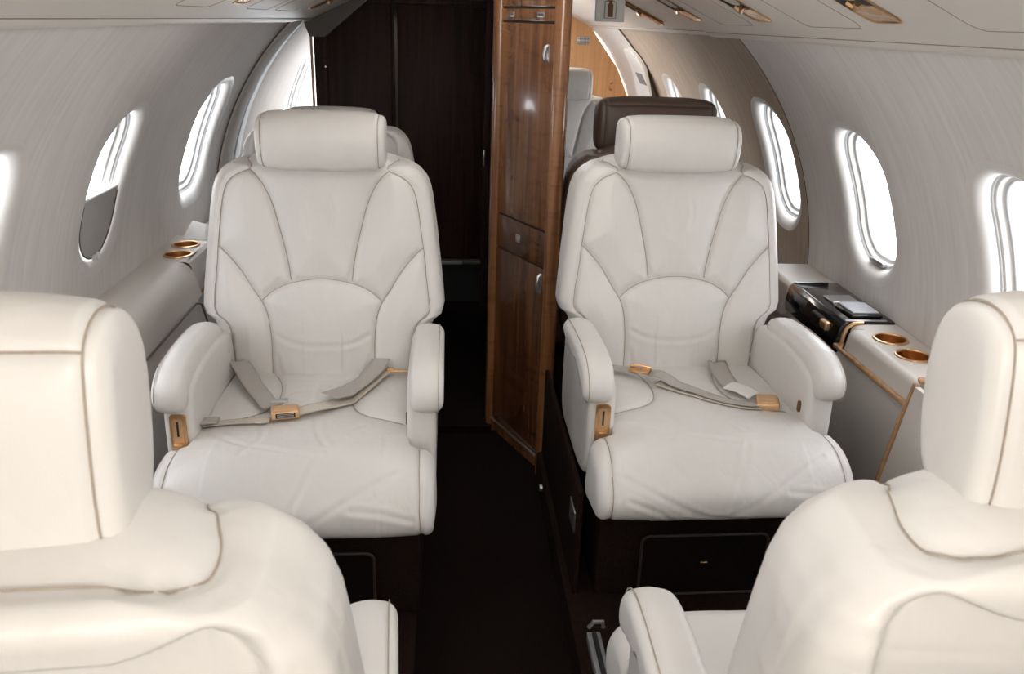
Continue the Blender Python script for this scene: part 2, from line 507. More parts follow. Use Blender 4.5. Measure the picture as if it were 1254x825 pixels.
YSR = 2.865; YSL = 3.62
wr = [(.94, .27, .635, 1.022), (1.665, .27, .635, 1.022), (2.40, .275, .635, 1.022)]
wl = [(.84, .27, .65, 1.03), (1.60, .28, .65, 1.03), (2.325, .235, .66, 1.038), (3.235, .33, .665, 1.040)]
ar = [(3.13, .27, .63, 1.022), (3.86, .25, .63, 1.022), (4.56, .25, .63, 1.022)]
al = [(5.30, .45, .64, 1.035)]
wall('wall_right', 1, -.75, YSR, wr, 0, 'wall')
wall('wall_left', -1, -.75, YSL, wl, 0, 'wall')
wall('wall_right_aft', 1, YSR, 6.6, ar, .012, 'aft_wall')
wall('wall_left_aft', -1, YSL, 6.6, al, .012, 'wall')
LW = ['out of view', 'far left window at the photo edge, its bright reveal only partly in view',
      'left window with a half-raised grey shade', 'left window in full daylight beside the left club seat headrest']
n = 1
for i, (yc, w, a, b) in enumerate(wl):
    window('window_%d' % n, -1, yc, w, a, b, shade=.835 if i == 2 else None); n += 1
for i, (yc, w, a, b) in enumerate(wr):
    window('window_%d' % n, 1, yc, w, a, b, latch=(i == 2)); n += 1
for (yc, w, a, b) in ar: window('window_%d' % n, 1, yc, w, a, b, .012); n += 1
for (yc, w, a, b) in al: window('window_%d' % n, -1, yc, w, a, b, .012); n += 1

def arch(name, side, y, off, r, m, z0=-.05, z1=1.34):
    mb = MB(); mb.tube([cyl(side, y, s_of(z0)+(s_of(z1)-s_of(z0))*k/60, off) for k in range(61)], r, 8)
    return struct(mb.build(name, m))
arch('trim_1', 1, YSR, .004, .005, 'black')
# rib on the left at the bulkhead, then a dark strip painting the gap's shadow
def rib(name, side, prof, m):
    N = 60; R = []
    for k in range(N+1):
        s = s_of(-.05)+(s_of(1.40)-s_of(-.05))*k/N
        R.append([cyl(side, y, s, o) for y, o in prof])
    V, Fc = rings(R, True, True); return struct(obj(name, V, Fc, m))
rib('trim_2', -1, [(3.60, .02), (3.60, -.004), (3.62, -.012), (3.80, -.014), (3.83, -.006), (3.84, .02)], 'side')
rib('gap_shade', -1, [(3.84, .02), (3.84, .004), (4.02, .004), (4.02, .02)], 'grey')
arch('trim_4', -1, 3.595, -.001, .004, 'grey')

mb = MB(); mb.box((0, -.78, .7), (2.4, .04, 1.8)); struct(mb.build('wall_forward', 'ledge', smooth=False))
# floor, raised side platforms and ceiling
mb = MB(); mb.box((0, 2.9, -.09), (2.3, 7.4, .06)); struct(mb.build('floor', 'carpet', smooth=False))
mb = MB(); mb.prism([(-1.10, -.06), (-.222, -.06), (-.222, .025), (-.235, .035), (-1.10, .035)], 1, -.7, 3.95); struct(mb.build('floor_platform_left', 'carpet_brown', smooth=False))
mb = MB(); mb.prism([(1.10, -.06), (.128, -.06), (.128, .025), (.141, .035), (1.10, .035)], 1, -.7, 2.40); struct(mb.build('floor_platform_right', 'carpet_brown', smooth=False))
V = []; Fc = []
for i in range(2):
    for k in range(25):
        a = math.radians(33+114*k/24); V.append((R0*1.0*math.cos(a)*.92, [-.75, 6.6][i], .46+.62*math.sin(a)+.47-.0))
for k in range(24): Fc.append((k, k+1, 25+k+1, 25+k))
struct(obj('ceiling', V, Fc, 'panel'))

# overhead panels along both sides (sloping, with a rolled lower lip)
def slope(side, x, y, d=0):
    z = 1.268+(.775-x)*.46; return (side*(x-d*.417), y, z+d*-.908)
def valance(name, side, y0, y1, sh=0, m='panel'):
    # profile (x,z): lip outside -> lip bottom -> slope up
    P = [(.86, 1.31), (.82, 1.283), (.792, 1.269), (.775, 1.266), (.760, 1.268), (.748, 1.274), (.742, 1.281), (.735, 1.2845), (.70, 1.302), (.60, 1.348), (.50, 1.394), (.42, 1.432), (.40, 1.45), (.40, 1.52), (.86, 1.52)]
    P = [(x+sh, z+sh*.3) for x, z in P]
    N = max(2, int((y1-y0)/.1)); R = [[(side*x, y0+(y1-y0)*k/N, z) for x, z in P] for k in range(N+1)]
    V, Fc = rings(R); o = obj(name, V, Fc, m)
    try: o.data.set_sharp_from_angle(angle=math.radians(50))
    except Exception: pass
    # dark shadow line just above the lip
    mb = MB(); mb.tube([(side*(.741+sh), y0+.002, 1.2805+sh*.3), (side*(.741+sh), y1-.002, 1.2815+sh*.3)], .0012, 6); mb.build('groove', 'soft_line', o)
    return struct(o)
VR = valance('trim_5', 1, -.75, 3.13)
VRA = valance('trim_6', 1, 3.13, 6.2, .012, 'aft_wall' if False else 'panel')
VL = valance('trim_7', -1, -.75, 3.99)
def panel_lines(parent, side, ys):
    for (a, b) in ys:
        mb = MB(); c = (a+b)/2; L = rr_loop((b-a)/2, .085, .03, 6)
        pts = [slope(side, .605+q, c+p, .0006) for p, q in L]
        mb.tube(pts, .0008, 6, closed=True); mb.build('access_panel_seam', 'soft_line', parent)
panel_lines(VR, 1, [(1.10, 1.40), (1.80, 2.10), (2.47, 2.78)])
panel_lines(VL, -1, [(1.82, 2.10), (2.45, 2.75), (2.85, 3.2)])

def reading_light(side, yc, label, xo=0, wy=.125, lx=.16):
    """gold-rimmed pocket with a black reflector half and an amber prismatic lens"""
    root = thing('reading_light', label, 'reading light', slope(side, .592+xo, yc), 0, 'gold overhead reading lights')
    o = Vector(root.location)
    # local frame: e1 along slope toward wall/down, e2 along y, e3 normal into cabin
    e1 = Vector((side*.908, 0, -.417)); e2 = Vector((0, 1, 0)); e3 = Vector((-side*.417, 0, -.908))
    def T(u, v, w): return tuple(e1*u+e2*v+e3*w)
    def lp(eu, w): return [T(p, q, w) for p, q in rr_loop(lx/2+eu, wy/2+eu, .022, 6)]
    V, Fc = rings([lp(.004, .0005), (lp(.003, .003)), lp(-.002, .003), lp(-.004, .001), lp(-.005, -.010)], False, False)
    obj('frame', V, Fc, 'gold', root)
    def plate(u0, u1, w0, w1, m, name, bulge=0):
        V = []; Fc = []; nu, nv = 12, 8
        for i in range(nu+1):
            for j in range(nv+1):
                u = u0+(u1-u0)*i/nu; v = (-.5+j/nv)*(wy-.012)
                edge = math.sin(PI*i/nu)*math.sin(PI*j/nv)
                if abs(u) > lx/2-.022: v *= .82+.18*math.sqrt(max(0, 1-((abs(u)-lx/2+.022)/.022)**2))
                V.append(T(u, v, w0+(w1-w0)*i/nu+bulge*edge))
        for i in range(nu):
            for j in range(nv): Fc.append((i*(nv+1)+j, (i+1)*(nv+1)+j, (i+1)*(nv+1)+j+1, i*(nv+1)+j+1))
        return obj(name, V, Fc, m, root)
    plate(-lx/2+.004, .012, .0015, .004, 'black', 'reflector', -.006)
    plate(.008, lx/2-.005, .0035, .0015, 'amber', 'lens', .003)
    mb = MB(); mb.tube([T(.0, -.02, .004), T(.010, 0, .010), T(.0, .02, .004)], .007, 8); mb.build('bulb_holder', 'gold', root)
    return root
reading_light(1, 1.655, 'gold-framed reading light in right overhead panel, the one nearest the camera')
reading_light(1, 2.325, 'gold-framed reading light in right overhead panel, the middle one of three in a row')
reading_light(1, 2.965, 'gold-framed reading light in right overhead panel, just before the stepped panel joint')
reading_light(1, 3.62, 'narrow dim reading light in the recessed aft panel above the brown seat', .012, .07, .22)
reading_light(-1, 1.70, 'gold reading light at the top edge, over the half-shaded left window')
reading_light(-1, 2.265, 'gold reading light in the left overhead panel over the third left window')
reading_light(-1, 3.44, 'gold reading light in the left overhead panel, nearest the dark wood bulkhead')

# ------------------------------------------------------------------ side ledges
def cup(parent_y, x, z, label):
    root = thing('cup_holder', label, 'cup holder', (x, parent_y, z), 0, 'gold cup holders')
    mb = MB(); mb.lathe([(.0385, .0012), (.040, .0042), (.043, .0050), (.046, .0040), (.047, .0008)], (0, 0, 0), 48); mb.build('rim', 'gold', root)
    mb = MB(); mb.lathe([(.0385, .0015), (.0375, -.010), (.0365, -.045), (.034, -.052), (.001, -.053)], (0, 0, 0), 48); mb.build('cup_well', 'gold', root)
    return root

def hole_top(x0, x1, y0, y1, z, holes, m, name, parent):
    "flat top plate with round holes, made of square cells round each hole"
    mb = MB(); ys = sorted(holes, key=lambda h: h[1]); y = y0; hs = .049
    for (hx, hy) in ys:
        mb.add([(x0, y, z), (x1, y, z), (x1, hy-hs, z), (x0, hy-hs, z)], [(0, 1, 2, 3)])
        mb.add([(x0, hy-hs, z), (hx-hs, hy-hs, z), (hx-hs, hy+hs, z), (x0, hy+hs, z)], [(0, 1, 2, 3)])
        mb.add([(hx+hs, hy-hs, z), (x1, hy-hs, z), (x1, hy+hs, z), (hx+hs, hy+hs, z)], [(0, 1, 2, 3)])
        N = 48; A = []; B = []
        for k in range(N):
            a = 2*PI*k/N; c, s = math.cos(a), math.sin(a); A.append((hx+.040*c, hy+.040*s, z)); q = hs/max(abs(c), abs(s)); B.append((hx+q*c, hy+q*s, z))
        mb.add(A+B, [(k, (k+1) % N, N+(k+1) % N, N+k) for k in range(N)])
        y = hy+hs
    mb.add([(x0, y, z), (x1, y, z), (x1, y1, z), (x0, y1, z)], [(0, 1, 2, 3)])
    return mb.build(name, m, parent, False)

# right ledge -------------------------------------------------
root = thing('side_ledge', 'long cream side ledge under the right windows, with cup holders and gold trim', 'ledge', (1.0, 2.0, 0))
RL = root; ox, oy = 1.0, 2.0
def L(x, y, z): return (x-ox, y-oy, z)
mb = MB()   # lower side panel, leaning outwards towards the floor, fabric
mb.prism([(.985-ox, .03), (1.025-ox, .03), (1.10-ox, .462), (.962-ox, .462), (.962-ox, .43)], 1, -.6-oy, 2.86-oy); mb.build('side_panel', 'side', root, False)
mb = MB()   # top body rounded toward the cabin, near part with cup holders
zt = .522
def ledge_body(y0, y1, xin, zlo, mm='ledge', nm='ledge_top', open_top=True):
    P = []
    for k in range(7):
        a = PI/2*k/6; P.append((xin+.022-.022*math.sin(PI/2-a)*1.0, zt-.022+.022*math.sin(a)))
    # inner face
    face = [(xin-.012, zlo), (xin-.006, zt-.06)]+P
    V = []; Fc = []
    ys = [y0+(y1-y0)*k/6 for k in range(7)]
    for y in ys:
        for x, z in face: V.append(L(x, y, z))
    n = len(face)
    for i in range(6):
        for k in range(n-1): Fc.append((i*n+k, (i+1)*n+k, (i+1)*n+k+1, i*n+k+1))
    # end caps
    for y in (y0, y1):
        k0 = len(V)
        for x, z in face: V.append(L(x, y, z))
        V.append(L(1.117, y, zt)); V.append(L(1.117, y, zlo)); Fc.append(tuple(range(k0, k0+n+2)))
    return V, Fc
V, Fc = ledge_body(1.80, 2.17, .958, .466); mb.add(V, Fc); mb.build('cup_box', 'ledge', root)
hole_top(.980-ox, 1.117-ox, 1.80-oy, 2.17-oy, zt, [(1.040-ox, 2.095-oy), (1.040-ox, 1.972-oy)], 'ledge', 'cup_box_top', root)
mb = MB(); V, Fc = ledge_body(2.17, 2.215, .985, .462); mb.add(V, Fc)
mb.add([L(1.005, 2.17, zt), L(1.117, 2.17, zt), L(1.117, 2.215, zt), L(1.005, 2.215, zt)], [(0, 1, 2, 3)]); mb.build('ledge_joint', 'ledge', root)
mb = MB(); V, Fc = ledge_body(2.62, 2.86, .955, .415); mb.add(V, Fc)
mb.add([L(.977, 2.62, zt), L(1.117, 2.62, zt), L(1.117, 2.86, zt), L(.977, 2.86, zt)], [(0, 1, 2, 3)]); mb.build('ledge_end', 'ledge', root)
mb = MB(); V, Fc = ledge_body(-.6, 1.80, .985, .462); mb.add(V, Fc)
mb.add([L(1.005, -.6, zt), L(1.117, -.6, zt), L(1.117, 1.80, zt), L(1.005, 1.80, zt)], [(0, 1, 2, 3)]); mb.build('ledge_top', 'ledge', root)
mb = MB(); mb.box(L(.962, 2.015, .460), (.040, .41, .013), .004); mb.build('wood_strip', 'tan_wood', root)
mb = MB(); mb.tube([L(.966, 2.217, .462), L(.968, 2.217, .49), L(.976, 2.217, .512), L(.992, 2.217, .524), L(1.02, 2.217, .525)], .006, 8); mb.build('gold_edge', 'gold_satin', root)
# folded table leaf: gold edge running down from the ledge
root = thing('folding_table', 'stowed folding table with a thin tan wooden edge strip, below the right cup holders', 'table', (.93, 1.72, 0))
mb = MB(); mb.prism([(.950-.93, .515), (.962-.93, .515), (.892-.93, .09), (.880-.93, .09)], 1, 1.25-1.72, 1.792-1.72); mb.build('table_leaf', 'side', root, False)
mb = MB(); mb.tube([(.956-.93, .080, .518), (.940-.93, .082, .44), (.921-.93, .082, .33), (.886-.93, .082, .10)], .0075, 8); mb.build('edge_strip', 'tan_wood', root)
mb = MB(); mb.box((1.000-.93, .068, .529), (.085, .020, .012), .004, rot=Matrix.Rotation(-.3, 3, 'Z')); mb.build('hinge_strip', 'tan_wood', root)
cup(2.095, 1.040, zt, 'gold cup holder in the right ledge, the far one next to the black panel')
cup(1.972, 1.040, zt, 'gold cup holder in the right ledge, the near one beside the front headrest')
# black glossy console on the ledge
root = thing('control_console', 'glossy black control console set in the right ledge behind the cup holders', 'console', (1.0, 2.45, 0))
mb = MB(); mb.prism([(.955-1, .432), (.950-1, .47), (.958-1, .512), (.972-1, .526), (1.12-1, .526), (1.12-1, .432)], 1, 2.225-2.45, 2.618-2.45, .004, 2); mb.build('console_body', 'black_gloss', root)
mb = MB(); mb.box((1.028-1, 2.61-2.45, .528), (.115, .008, .004), .001); mb.build('far_trim', 'silver', root)
mb = MB(); mb.box((1.035-1, 2.232-2.45, .528), (.12, .008, .004), .001); mb.build('near_trim', 'silver', root)
mb = MB(); mb.box((1.048-1, 2.315-2.45, .532), (.094, .125, .010), .004); k = mb.build('handset_cradle', 'black_gloss', root)
mb = MB(); mb.box((1.050-1, 2.315-2.45, .539), (.080, .100, .005), .003); mb.build('handset_pad', 'grey_pad', root)
mb = MB(); mb.box((1.047-1, 2.425-2.45, .530), (.085, .075, .006), .003); mb.build('card_slot', 'silver', root)
mb = MB(); mb.box((.955-1, 2.345-2.45, .486), (.02, .115, .04), .009, rot=Matrix.Rotation(.0, 3, 'Z')); mb.build('latch_recess', 'black', root)
mb = MB(); mb.box((.948-1, 2.300-2.45, .492), (.018, .045, .026), .006); mb.build('latch', 'gold_satin', root)

# left ledge ----------------------------------------------------
root = thing('side_ledge', 'long cream side ledge under the left windows beside the club seat', 'ledge', (-1.0, 2.4, 0))
zl = .548
mb = MB()
P = [(-1.117, zl-.002), (-1.02, zl), (-.995, zl-.004), (-.978, zl-.015), (-.965, zl-.035), (-.955, zl-.07), (-.945, zl-.11), (-1.117, zl-.11)]
mb.prism([(x+1.0, z) for x, z in P], 1, -.6-2.4, 2.705-2.4); mb.build('ledge_top', 'ledge', root)
mb = MB(); mb.prism([(-.953+1, zl-.11), (-.925+1, .3), (-.93+1, .03), (-1.025+1, .03), (-1.09+1, zl-.11)], 1, -.6-2.4, 2.68-2.4); mb.build('side_panel', 'side', root)
mb = MB(); mb.tube([(-.940+1, -.6-2.4, zl-.112), (-.940+1, 2.62-2.4, zl-.112), (-.936+1, 2.655-2.4, zl-.125), (-.925+1, 2.665-2.4, .36), (-.92+1, 2.67-2.4, .2)], .003, 6); mb.build('panel_seam', 'grey', root)
mb = MB(); P = [(-1.117, zl-.11), (-.965, zl-.11), (-.968, zl-.02), (-.975, zl-.006), (-.988, zl-.0005), (-1.117, zl-.0005)]
k = 0
V = []; Fc = []
for y in (2.70, 3.05):
    for x, z in P[:5]: V.append((x+1, y-2.4, z))
for i in range(4): Fc.append((i, i+1, 5+i+1, 5+i))
mb.add(V, Fc); mb.build('cup_box', 'ledge', root)
hole_top(-1.117+1, -.988+1, 2.70-2.4, 3.05-2.4, zl-.0005, [(-1.033+1, 2.785-2.4), (-1.045+1, 2.915-2.4)], 'ledge', 'cup_box_top', root)
mb = MB(); mb.box((-.972+1, 2.86-2.4, zl-.115), (.02, .38, .016), .004); mb.build('wood_strip', 'tan_wood', root)
mb = MB(); mb.box((-1.04+1, 2.86-2.4, .235), (.13, .38, .40)); mb.build('lower_panel', 'side', root, False)
mb = MB(); mb.box((-1.05+1, 3.45-2.4, .26), (.14, .78, .50), .01); mb.build('aft_cabinet', 'ledge', root)
cup(2.785, -1.033, zl, 'gold cup holder in the left ledge, the near one by the seat back')
cup(2.915, -1.045, zl, 'gold cup holder in the left ledge, the far one under the folded paper')
# folded white card
mb = MB(); mb.V = []; 
V = [(-.050, -.045, .001), (.030, -.060, .001), (.020, .010, .042), (-.030, .030, .050), (.070, -.01, .022), (.065, .05, .032)]
Fc = [(0, 1, 2, 3), (1, 4, 5, 2)]
o = obj('paper_card', V, Fc, 'paper', smooth=False); o.location = (-1.03, 3.04, zl); o['label'] = 'folded white paper card lying open beside the left cup holders'; o['category'] = 'paper'
sm = o.modifiers.new('s', 'SOLIDIFY'); sm.thickness = .0012

# ------------------------------------------------------------------ wooden cabinet
P1 = np.array((.006, 2.721)); P2 = np.array((.142, 2.425)); P3 = np.array((.170, 2.41))
root = thing('wooden_cabinet', 'tall glossy cherry wood cabinet between the aisle and the aft seats', 'cabinet', (.1, 2.6, 0))
c0 = np.array((.1, 2.6))
mb = MB(); poly = [P1-c0, P2-c0, P3-c0, np.array((.178, 2.47))-c0, np.array((.13, 2.78))-c0, np.array((-.02, 2.775))-c0]
mb.prism([tuple(p) for p in poly], 2, -.055, 1.60); mb.build('carcass', 'wood', root, False)
d = (P2-P1)/np.linalg.norm(P2-P1); nn = np.array((d[1], -d[0]))
if nn[0] > 0: nn = -nn
W = np.linalg.norm(P2-P1)
def cabpt(u, z, o=0):
    p = P1+d*u*W+nn*o-c0; return (p[0], p[1], z)
def cabpanel(name, z0, z1, m='wood', o=.007, parent=None, u0=.0, u1=1.0):
    mb = MB(); rot = Matrix.Rotation(math.atan2(d[1], d[0]), 3, 'Z')
    c = cabpt((u0+u1)/2, (z0+z1)/2, o/2); mb.box(c, (W*(u1-u0)-.004, o, z1-z0-.005), .0015, 2, rot); return mb.build(name, m, root if parent is None else parent)
gap = MB(); rot = Matrix.Rotation(math.atan2(d[1], d[0]), 3, 'Z')
gap.box(cabpt(.5, .79, .0012), (W, .0024, 1.58), 0, 1, rot); gap.build('shadow_gap', 'black', root, False)
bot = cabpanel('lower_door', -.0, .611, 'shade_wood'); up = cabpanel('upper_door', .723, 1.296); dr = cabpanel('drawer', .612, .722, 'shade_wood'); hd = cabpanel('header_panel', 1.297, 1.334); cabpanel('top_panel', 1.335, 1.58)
# posts: rounded vertical mouldings either side of the doors
mb = MB(); p = P1-c0+d*-.012+nn*.002; mb.tube([(p[0], p[1], -.055), (p[0], p[1], 1.6)], .020, 20); mb.build('post', 'wood', root)
mb = MB(); p = P2-c0+d*.018+nn*.004; mb.tube([(p[0], p[1], -.055), (p[0], p[1], 1.6)], .022, 24); mb.build('post', 'wood', root)
for z0, z1, pr, u in ((1.198, 1.236, up, .86), (.535, .590, bot, .90)):
    mb = MB(); mb.tube([cabpt(u, z1, .008), cabpt(u, z1-.004, .016), cabpt(u, (z0+z1)/2, .019), cabpt(u, z0+.004, .016), cabpt(u, z0, .008)], .0055, 10)
    mb.box(cabpt(u, (z0+z1)/2, .008), (.014, .003, z1-z0+.008), .001, 2, rot); mb.build('handle', 'silver', pr)
mb = MB(); mb.box(cabpt(.46, .668, .009), (.024, .006, .026), .003, 2, rot); mb.box(cabpt(.46, .666, .012), (.012, .004, .014), .002, 2, rot); mb.build('latch', 'silver', dr)
for u in (.19, .72):
    mb = MB(); mb.box(cabpt(u, 1.316, .008), (.038, .002, .013), .0008, 2, rot); pl = mb.build('name_plate', 'silver', hd)
    mb = MB()
    for k in range(7):
        mb.box(cabpt(u+(k-3)*.014, 1.316, .0095), (.0028, .0008, .006 if k % 3 else .0045), 0, 1, rot)
    mb.build('engraving', 'grey', pl, False)
mb = MB(); mb.box(cabpt(.5, -.004, .012), (W*1.05, .006, .008), .002, 2, rot); mb.build('base_strip', 'silver', root)

# ------------------------------------------------------------------ dark wood bulkhead with the door
YB = 4.15
root = thing('dark_bulkhead', 'dark mahogany wood closet wall behind the left seats', 'bulkhead', (-.4, YB, 0))
def D(x, z, y=YB): return (x+.4, y-YB, z)
mb = MB(); mb.prism([(-.765+.4, -.06), (-.405+.4, -.06), (-.405+.4, 1.50), (-.60+.4, 1.50), (-.765+.4, 1.20)], 1, 0, .06); mb.build('wall_panel', 'dark_wood', root, False)
mb = MB(); mb.box(D(-.735, .55, YB-.004), (.055, .008, 1.12), .002); s = mb.build('narrow_door', 'dark_wood', root)
mb = MB(); mb.box(D(-.735, 1.159, YB-.004), (.055, .008, .094), .002); mb.build('small_hatch', 'dark_wood', root)
mb = MB(); mb.tube([D(-.715, 1.075, YB-.008), D(-.715, 1.075, YB-.014)], .004, 10); mb.build('knob', 'silver', s)
mb = MB(); mb.box(D(-.560, .60, YB-.004), (.285, .008, 1.50), .002); mb.build('wide_panel', 'dark_wood', root)
mb = MB(); mb.box(D(-.775, .60, YB-.004), (.010, .03, 1.26), .002); mb.build('edge_trim', 'tan_wood', root)
mb = MB(); mb.box(D(-.408, .70, YB-.010), (.012, .02, 1.5), .003); mb.build('door_stile', 'dark_wood', root)
# header in grey over the closet
mb = MB(); mb.prism([(-.80, 1.30), (-.765, 1.205), (-.70, 1.205), (-.45, 1.41), (-.45, 1.5), (-.80, 1.5)], 1, YB-.12, YB-.03); struct(mb.build('trim_8', 'grey', smooth=False))
# the door
root = bpy.data.objects.new('door_1', None); COL.objects.link(root); root.location = (-.19, 4.17, 0); struct(root, 'dark mahogany door at the end of the aisle')
mb = MB(); mb.box((0, 0, .765), (.40, .03, 1.17), .004); mb.build('door_leaf', 'dark_wood', root)
mb = MB(); mb.box((.215, -.03, .75), (.035, .09, 1.62), .006); mb.box((0, -.01, 1.365), (.42, .05, .025), .004); mb.build('door_frame', 'dark_wood', root)
mb = MB(); mb.box((.203, -.080, .685), (.010, .014, .075), .003); mb.box((.200, -.088, .69), (.006, .01, .02), .002); mb.build('door_latch', 'silver', root)
mb = MB(); mb.box((0, -.03, .165), (.42, .035, .022), .006); mb.build('threshold_bar', 'silver' if False else 'grey', root)
mb = MB(); mb.box((.05, -.052, .165), (.11, .012, .018), .005); mb.build('hinge_cover', 'vent', root)
mb = MB(); mb.box((0, .12, .05), (.44, .2, .25)); mb.build('sill', 'black', root, False)
mb = MB(); mb.box((-.11, 3.15, -.045), (.22, .9, .03), .006); o = mb.build('trim_9', 'carpet', smooth=True); struct(o)
mb = MB(); mb.box((-.11, 2.70, -.031), (.21, .012, .006), .002); o = mb.build('trim_10', 'carpet_brown'); struct(o)
# filler wall beside the door, right of aisle
mb = MB(); mb.box((.055, 3.6, .75), (.03, 1.2, 1.62)); struct(mb.build('wall_aisle', 'dark_wood', smooth=False))
mb = MB(); mb.box((-.325, 4.9, .7), (.75, .02, 1.7)); struct(mb.build('wall_closet_back', 'black', smooth=False))

# far orange bulkhead, white hatch with vents, sign
mb = MB(); mb.prism([(.2, -.05), (1.14, -.05), (1.14, .6), (1.07, .80), (.97, 1.02), (.80, 1.24), (.70, 1.50), (.2, 1.50)], 1, 5.95, 6.0)
o = mb.build('far_bulkhead', 'orange_wood', smooth=False); o['label'] = 'pale orange wooden wall at the far right end of the cabin'; o['category'] = 'bulkhead'
mb = MB(); mb.box((.728, 5.945, 1.188), (.085, .004, .045), .002); o = mb.build('wall_sign', 'silver'); o['label'] = 'small grey sign plate on the far orange wall'; o['category'] = 'sign'
sg = o; mb = MB()
for r in range(2):
    for k in range(6): mb.box((.695+k*.013, 5.942, 1.198-r*.02), (.007, .001, .010))
mb.build('lettering', 'grey', sg, False)
mb = MB(); mb.tube([(.945, 5.945, .925), (.925, 5.925, .92), (.915, 5.93, .90), (.925, 5.93, .885), (.94, 5.945, .88)], .006, 8); o = mb.build('wall_hook', 'gold'); o['label'] = 'small gold hook on the far orange wall'; o['category'] = 'hook'
mb = MB(); uv = []
V = []; Fc = []
def patch(side, y0, y1, z0, z1, off0, m, name, parent, th=.02, rad=.10):
    s0, s1 = s_of(z0), s_of(z1); yc = (y0+y1)/2; sc = (s0+s1)/2; w = (y1-y0)/2; h = (s1-s0)/2; R = []
    for (e, o) in ((0, off0), (0, off0-th+.006), (-.006, off0-th)):
        R.append([cyl(side, yc+a, sc+b, o) for a, b in rr_loop(w+e, h+e, rad, 8)])
    for q in (.75, .5, .25, .03): R.append([cyl(side, yc+a*q, sc+b*q, off0-th) for a, b in rr_loop(w-.006, h-.006, rad, 8)])
    V, Fc = rings(R, False, True); return obj(name, V, Fc, m, parent)
mb = MB(); grid(1, 5.0, 5.95, s_of(-.05), s_of(1.30), .004, mb, uv); o = obj('wall_right_end', mb.V, mb.F, 'bright_white'); struct(o)
root = thing('exit_hatch', 'white rounded hatch panel with grey vents at the far right wall', 'hatch', (0, 0, 0))
patch(1, 4.93, 5.30, .35, 1.17, .006, 'bright_white', 'hatch_panel', root, .02, .12)
patch(1, 5.05, 5.23, .975, 1.045, -.012, 'vent', 'vent', root, .006, .01)
patch(1, 5.05, 5.23, .80, .865, -.012, 'vent', 'vent', root, .006, .01)

# hanging placard with a bottle pictogram
root = thing('extinguisher_placard', 'white square placard with a brown extinguisher symbol hanging from the ceiling', 'sign', (.442, 3.4, 1.345))
mb = MB(); mb.box((0, 0, .045), (.108, .05, .17), .003); mb.build('placard_box', 'white', root)
mb = MB()
mb.box((0, -.027, .0), (.020, .003, .046), .004, 2); mb.tube([(0, -.027, .022), (0, -.027, .034)], .006, 8); mb.box((-.002, -.027, .033), (.022, .003, .004), .001, 1)
mb.build('bottle_symbol', 'icon', root)
mb = MB(); mb.tube([(-.021, -.0265, -.028), (.021, -.0265, -.028), (.021, -.0265, .026), (.010, -.0265, .032)], .0011, 5); mb.tube([(-.021, -.0265, -.028), (-.021, -.0265, .02), (-.022, -.0265, .028), (-.010, -.0265, .033)], .0014, 5); mb.build('outline', 'icon', root)

# ------------------------------------------------------------------ the seat
def widths(z):
    Z = [.385, .40, .43, .50, .555, .575, .592, .615, .66, .72, .80, .86, .90, .925, .945, .964, .977, .984]
    Wd = [.235, .250, .257, .262, .266, .276, .296, .302, .298, .291, .281, .273, .266, .257, .242, .220, .190, .150]
    return np.interp(z, Z, Wd)
LEAN = .075
def ylean(z): return LEAN*(z-.44)/.53
def build_back():
    zs = list(np.arange(.385, .93, .0048))+list(np.linspace(.93, .984, 22))
    nf, nb, ns = 128, 84, 14; Rg = []
    rt = .058; ZT = .984
    for z in zs:
        w = float(widths(z)); T = .128+.045*np.clip((z-.5)/.4, 0, 1)
        k = 1.0
        if z > ZT-rt: k = math.sqrt(max(0, 1-((z-(ZT-rt))/rt)**2))
        if z < .41: k2 = math.sqrt(max(.05, 1-((.41-z)/.035)**2))
        else: k2 = 1
        kr = math.sqrt(max(0, 1-((z-(ZT-.034))/.034)**2)) if z > ZT-.034 else 1.0
        e = (1-k)*rt; e2 = (1-k2)*.03; er = (1-kr)*.034
        y0 = ylean(z)+e+e2; y1 = ylean(z)+T-er-e2
        if z > .6: 
            pass
        hw, hy = w, (y1-y0)/2; yc = (y0+y1)/2; r = min(.052, hy*.95)
        L = []
        # rounded rect in (x,y): front edge from -x to +x, side, back, side
        def arcp(cx, cy, a0, a1, m): return [(cx+r*math.cos(a0+(a1-a0)*i/m), cy+r*math.sin(a0+(a1-a0)*i/m)) for i in range(m)]
        L += [(-hw+r+(2*hw-2*r)*i/nf, yc-hy) for i in range(nf)]
        L += arcp(hw-r, yc-hy+r, -PI/2, 0, ns)
        L += [(hw, yc-hy+r+(2*hy-2*r)*i/6) for i in range(6)]
        L += arcp(hw-r, yc+hy-r, 0, PI/2, ns)
        L += [(hw-r-(2*hw-2*r)*i/nb, yc+hy) for i in range(nb)]
        L += arcp(-hw+r, yc+hy-r, PI/2, PI, ns)
        L += [(-hw, yc+hy-r-(2*hy-2*r)*i/6) for i in range(6)]
        L += arcp(-hw+r, yc-hy+r, PI, 1.5*PI, ns)
        # gentle crown of the front
        Rg.append([(x, y-(.012*(1-(x/hw)**2) if y < yc else -.010*(1-(x/hw)**4)*min(1, k*1.5)), z) for x, y in L])
    last = np.array(Rg[-1]); c = last.mean(0)
    for q in (.75, .5, .25, .08): Rg.append([tuple(p) for p in (c+(last-c)*q+np.array([0, 0, .0012*(1-q)]))])
    first = np.array(Rg[0]); c = first.mean(0); pre = []
    for q in (.1, .4, .7): pre.append([tuple(p) for p in (c+(first-c)*q)])
    V, Fc = rings(pre+Rg)
    return V, Fc
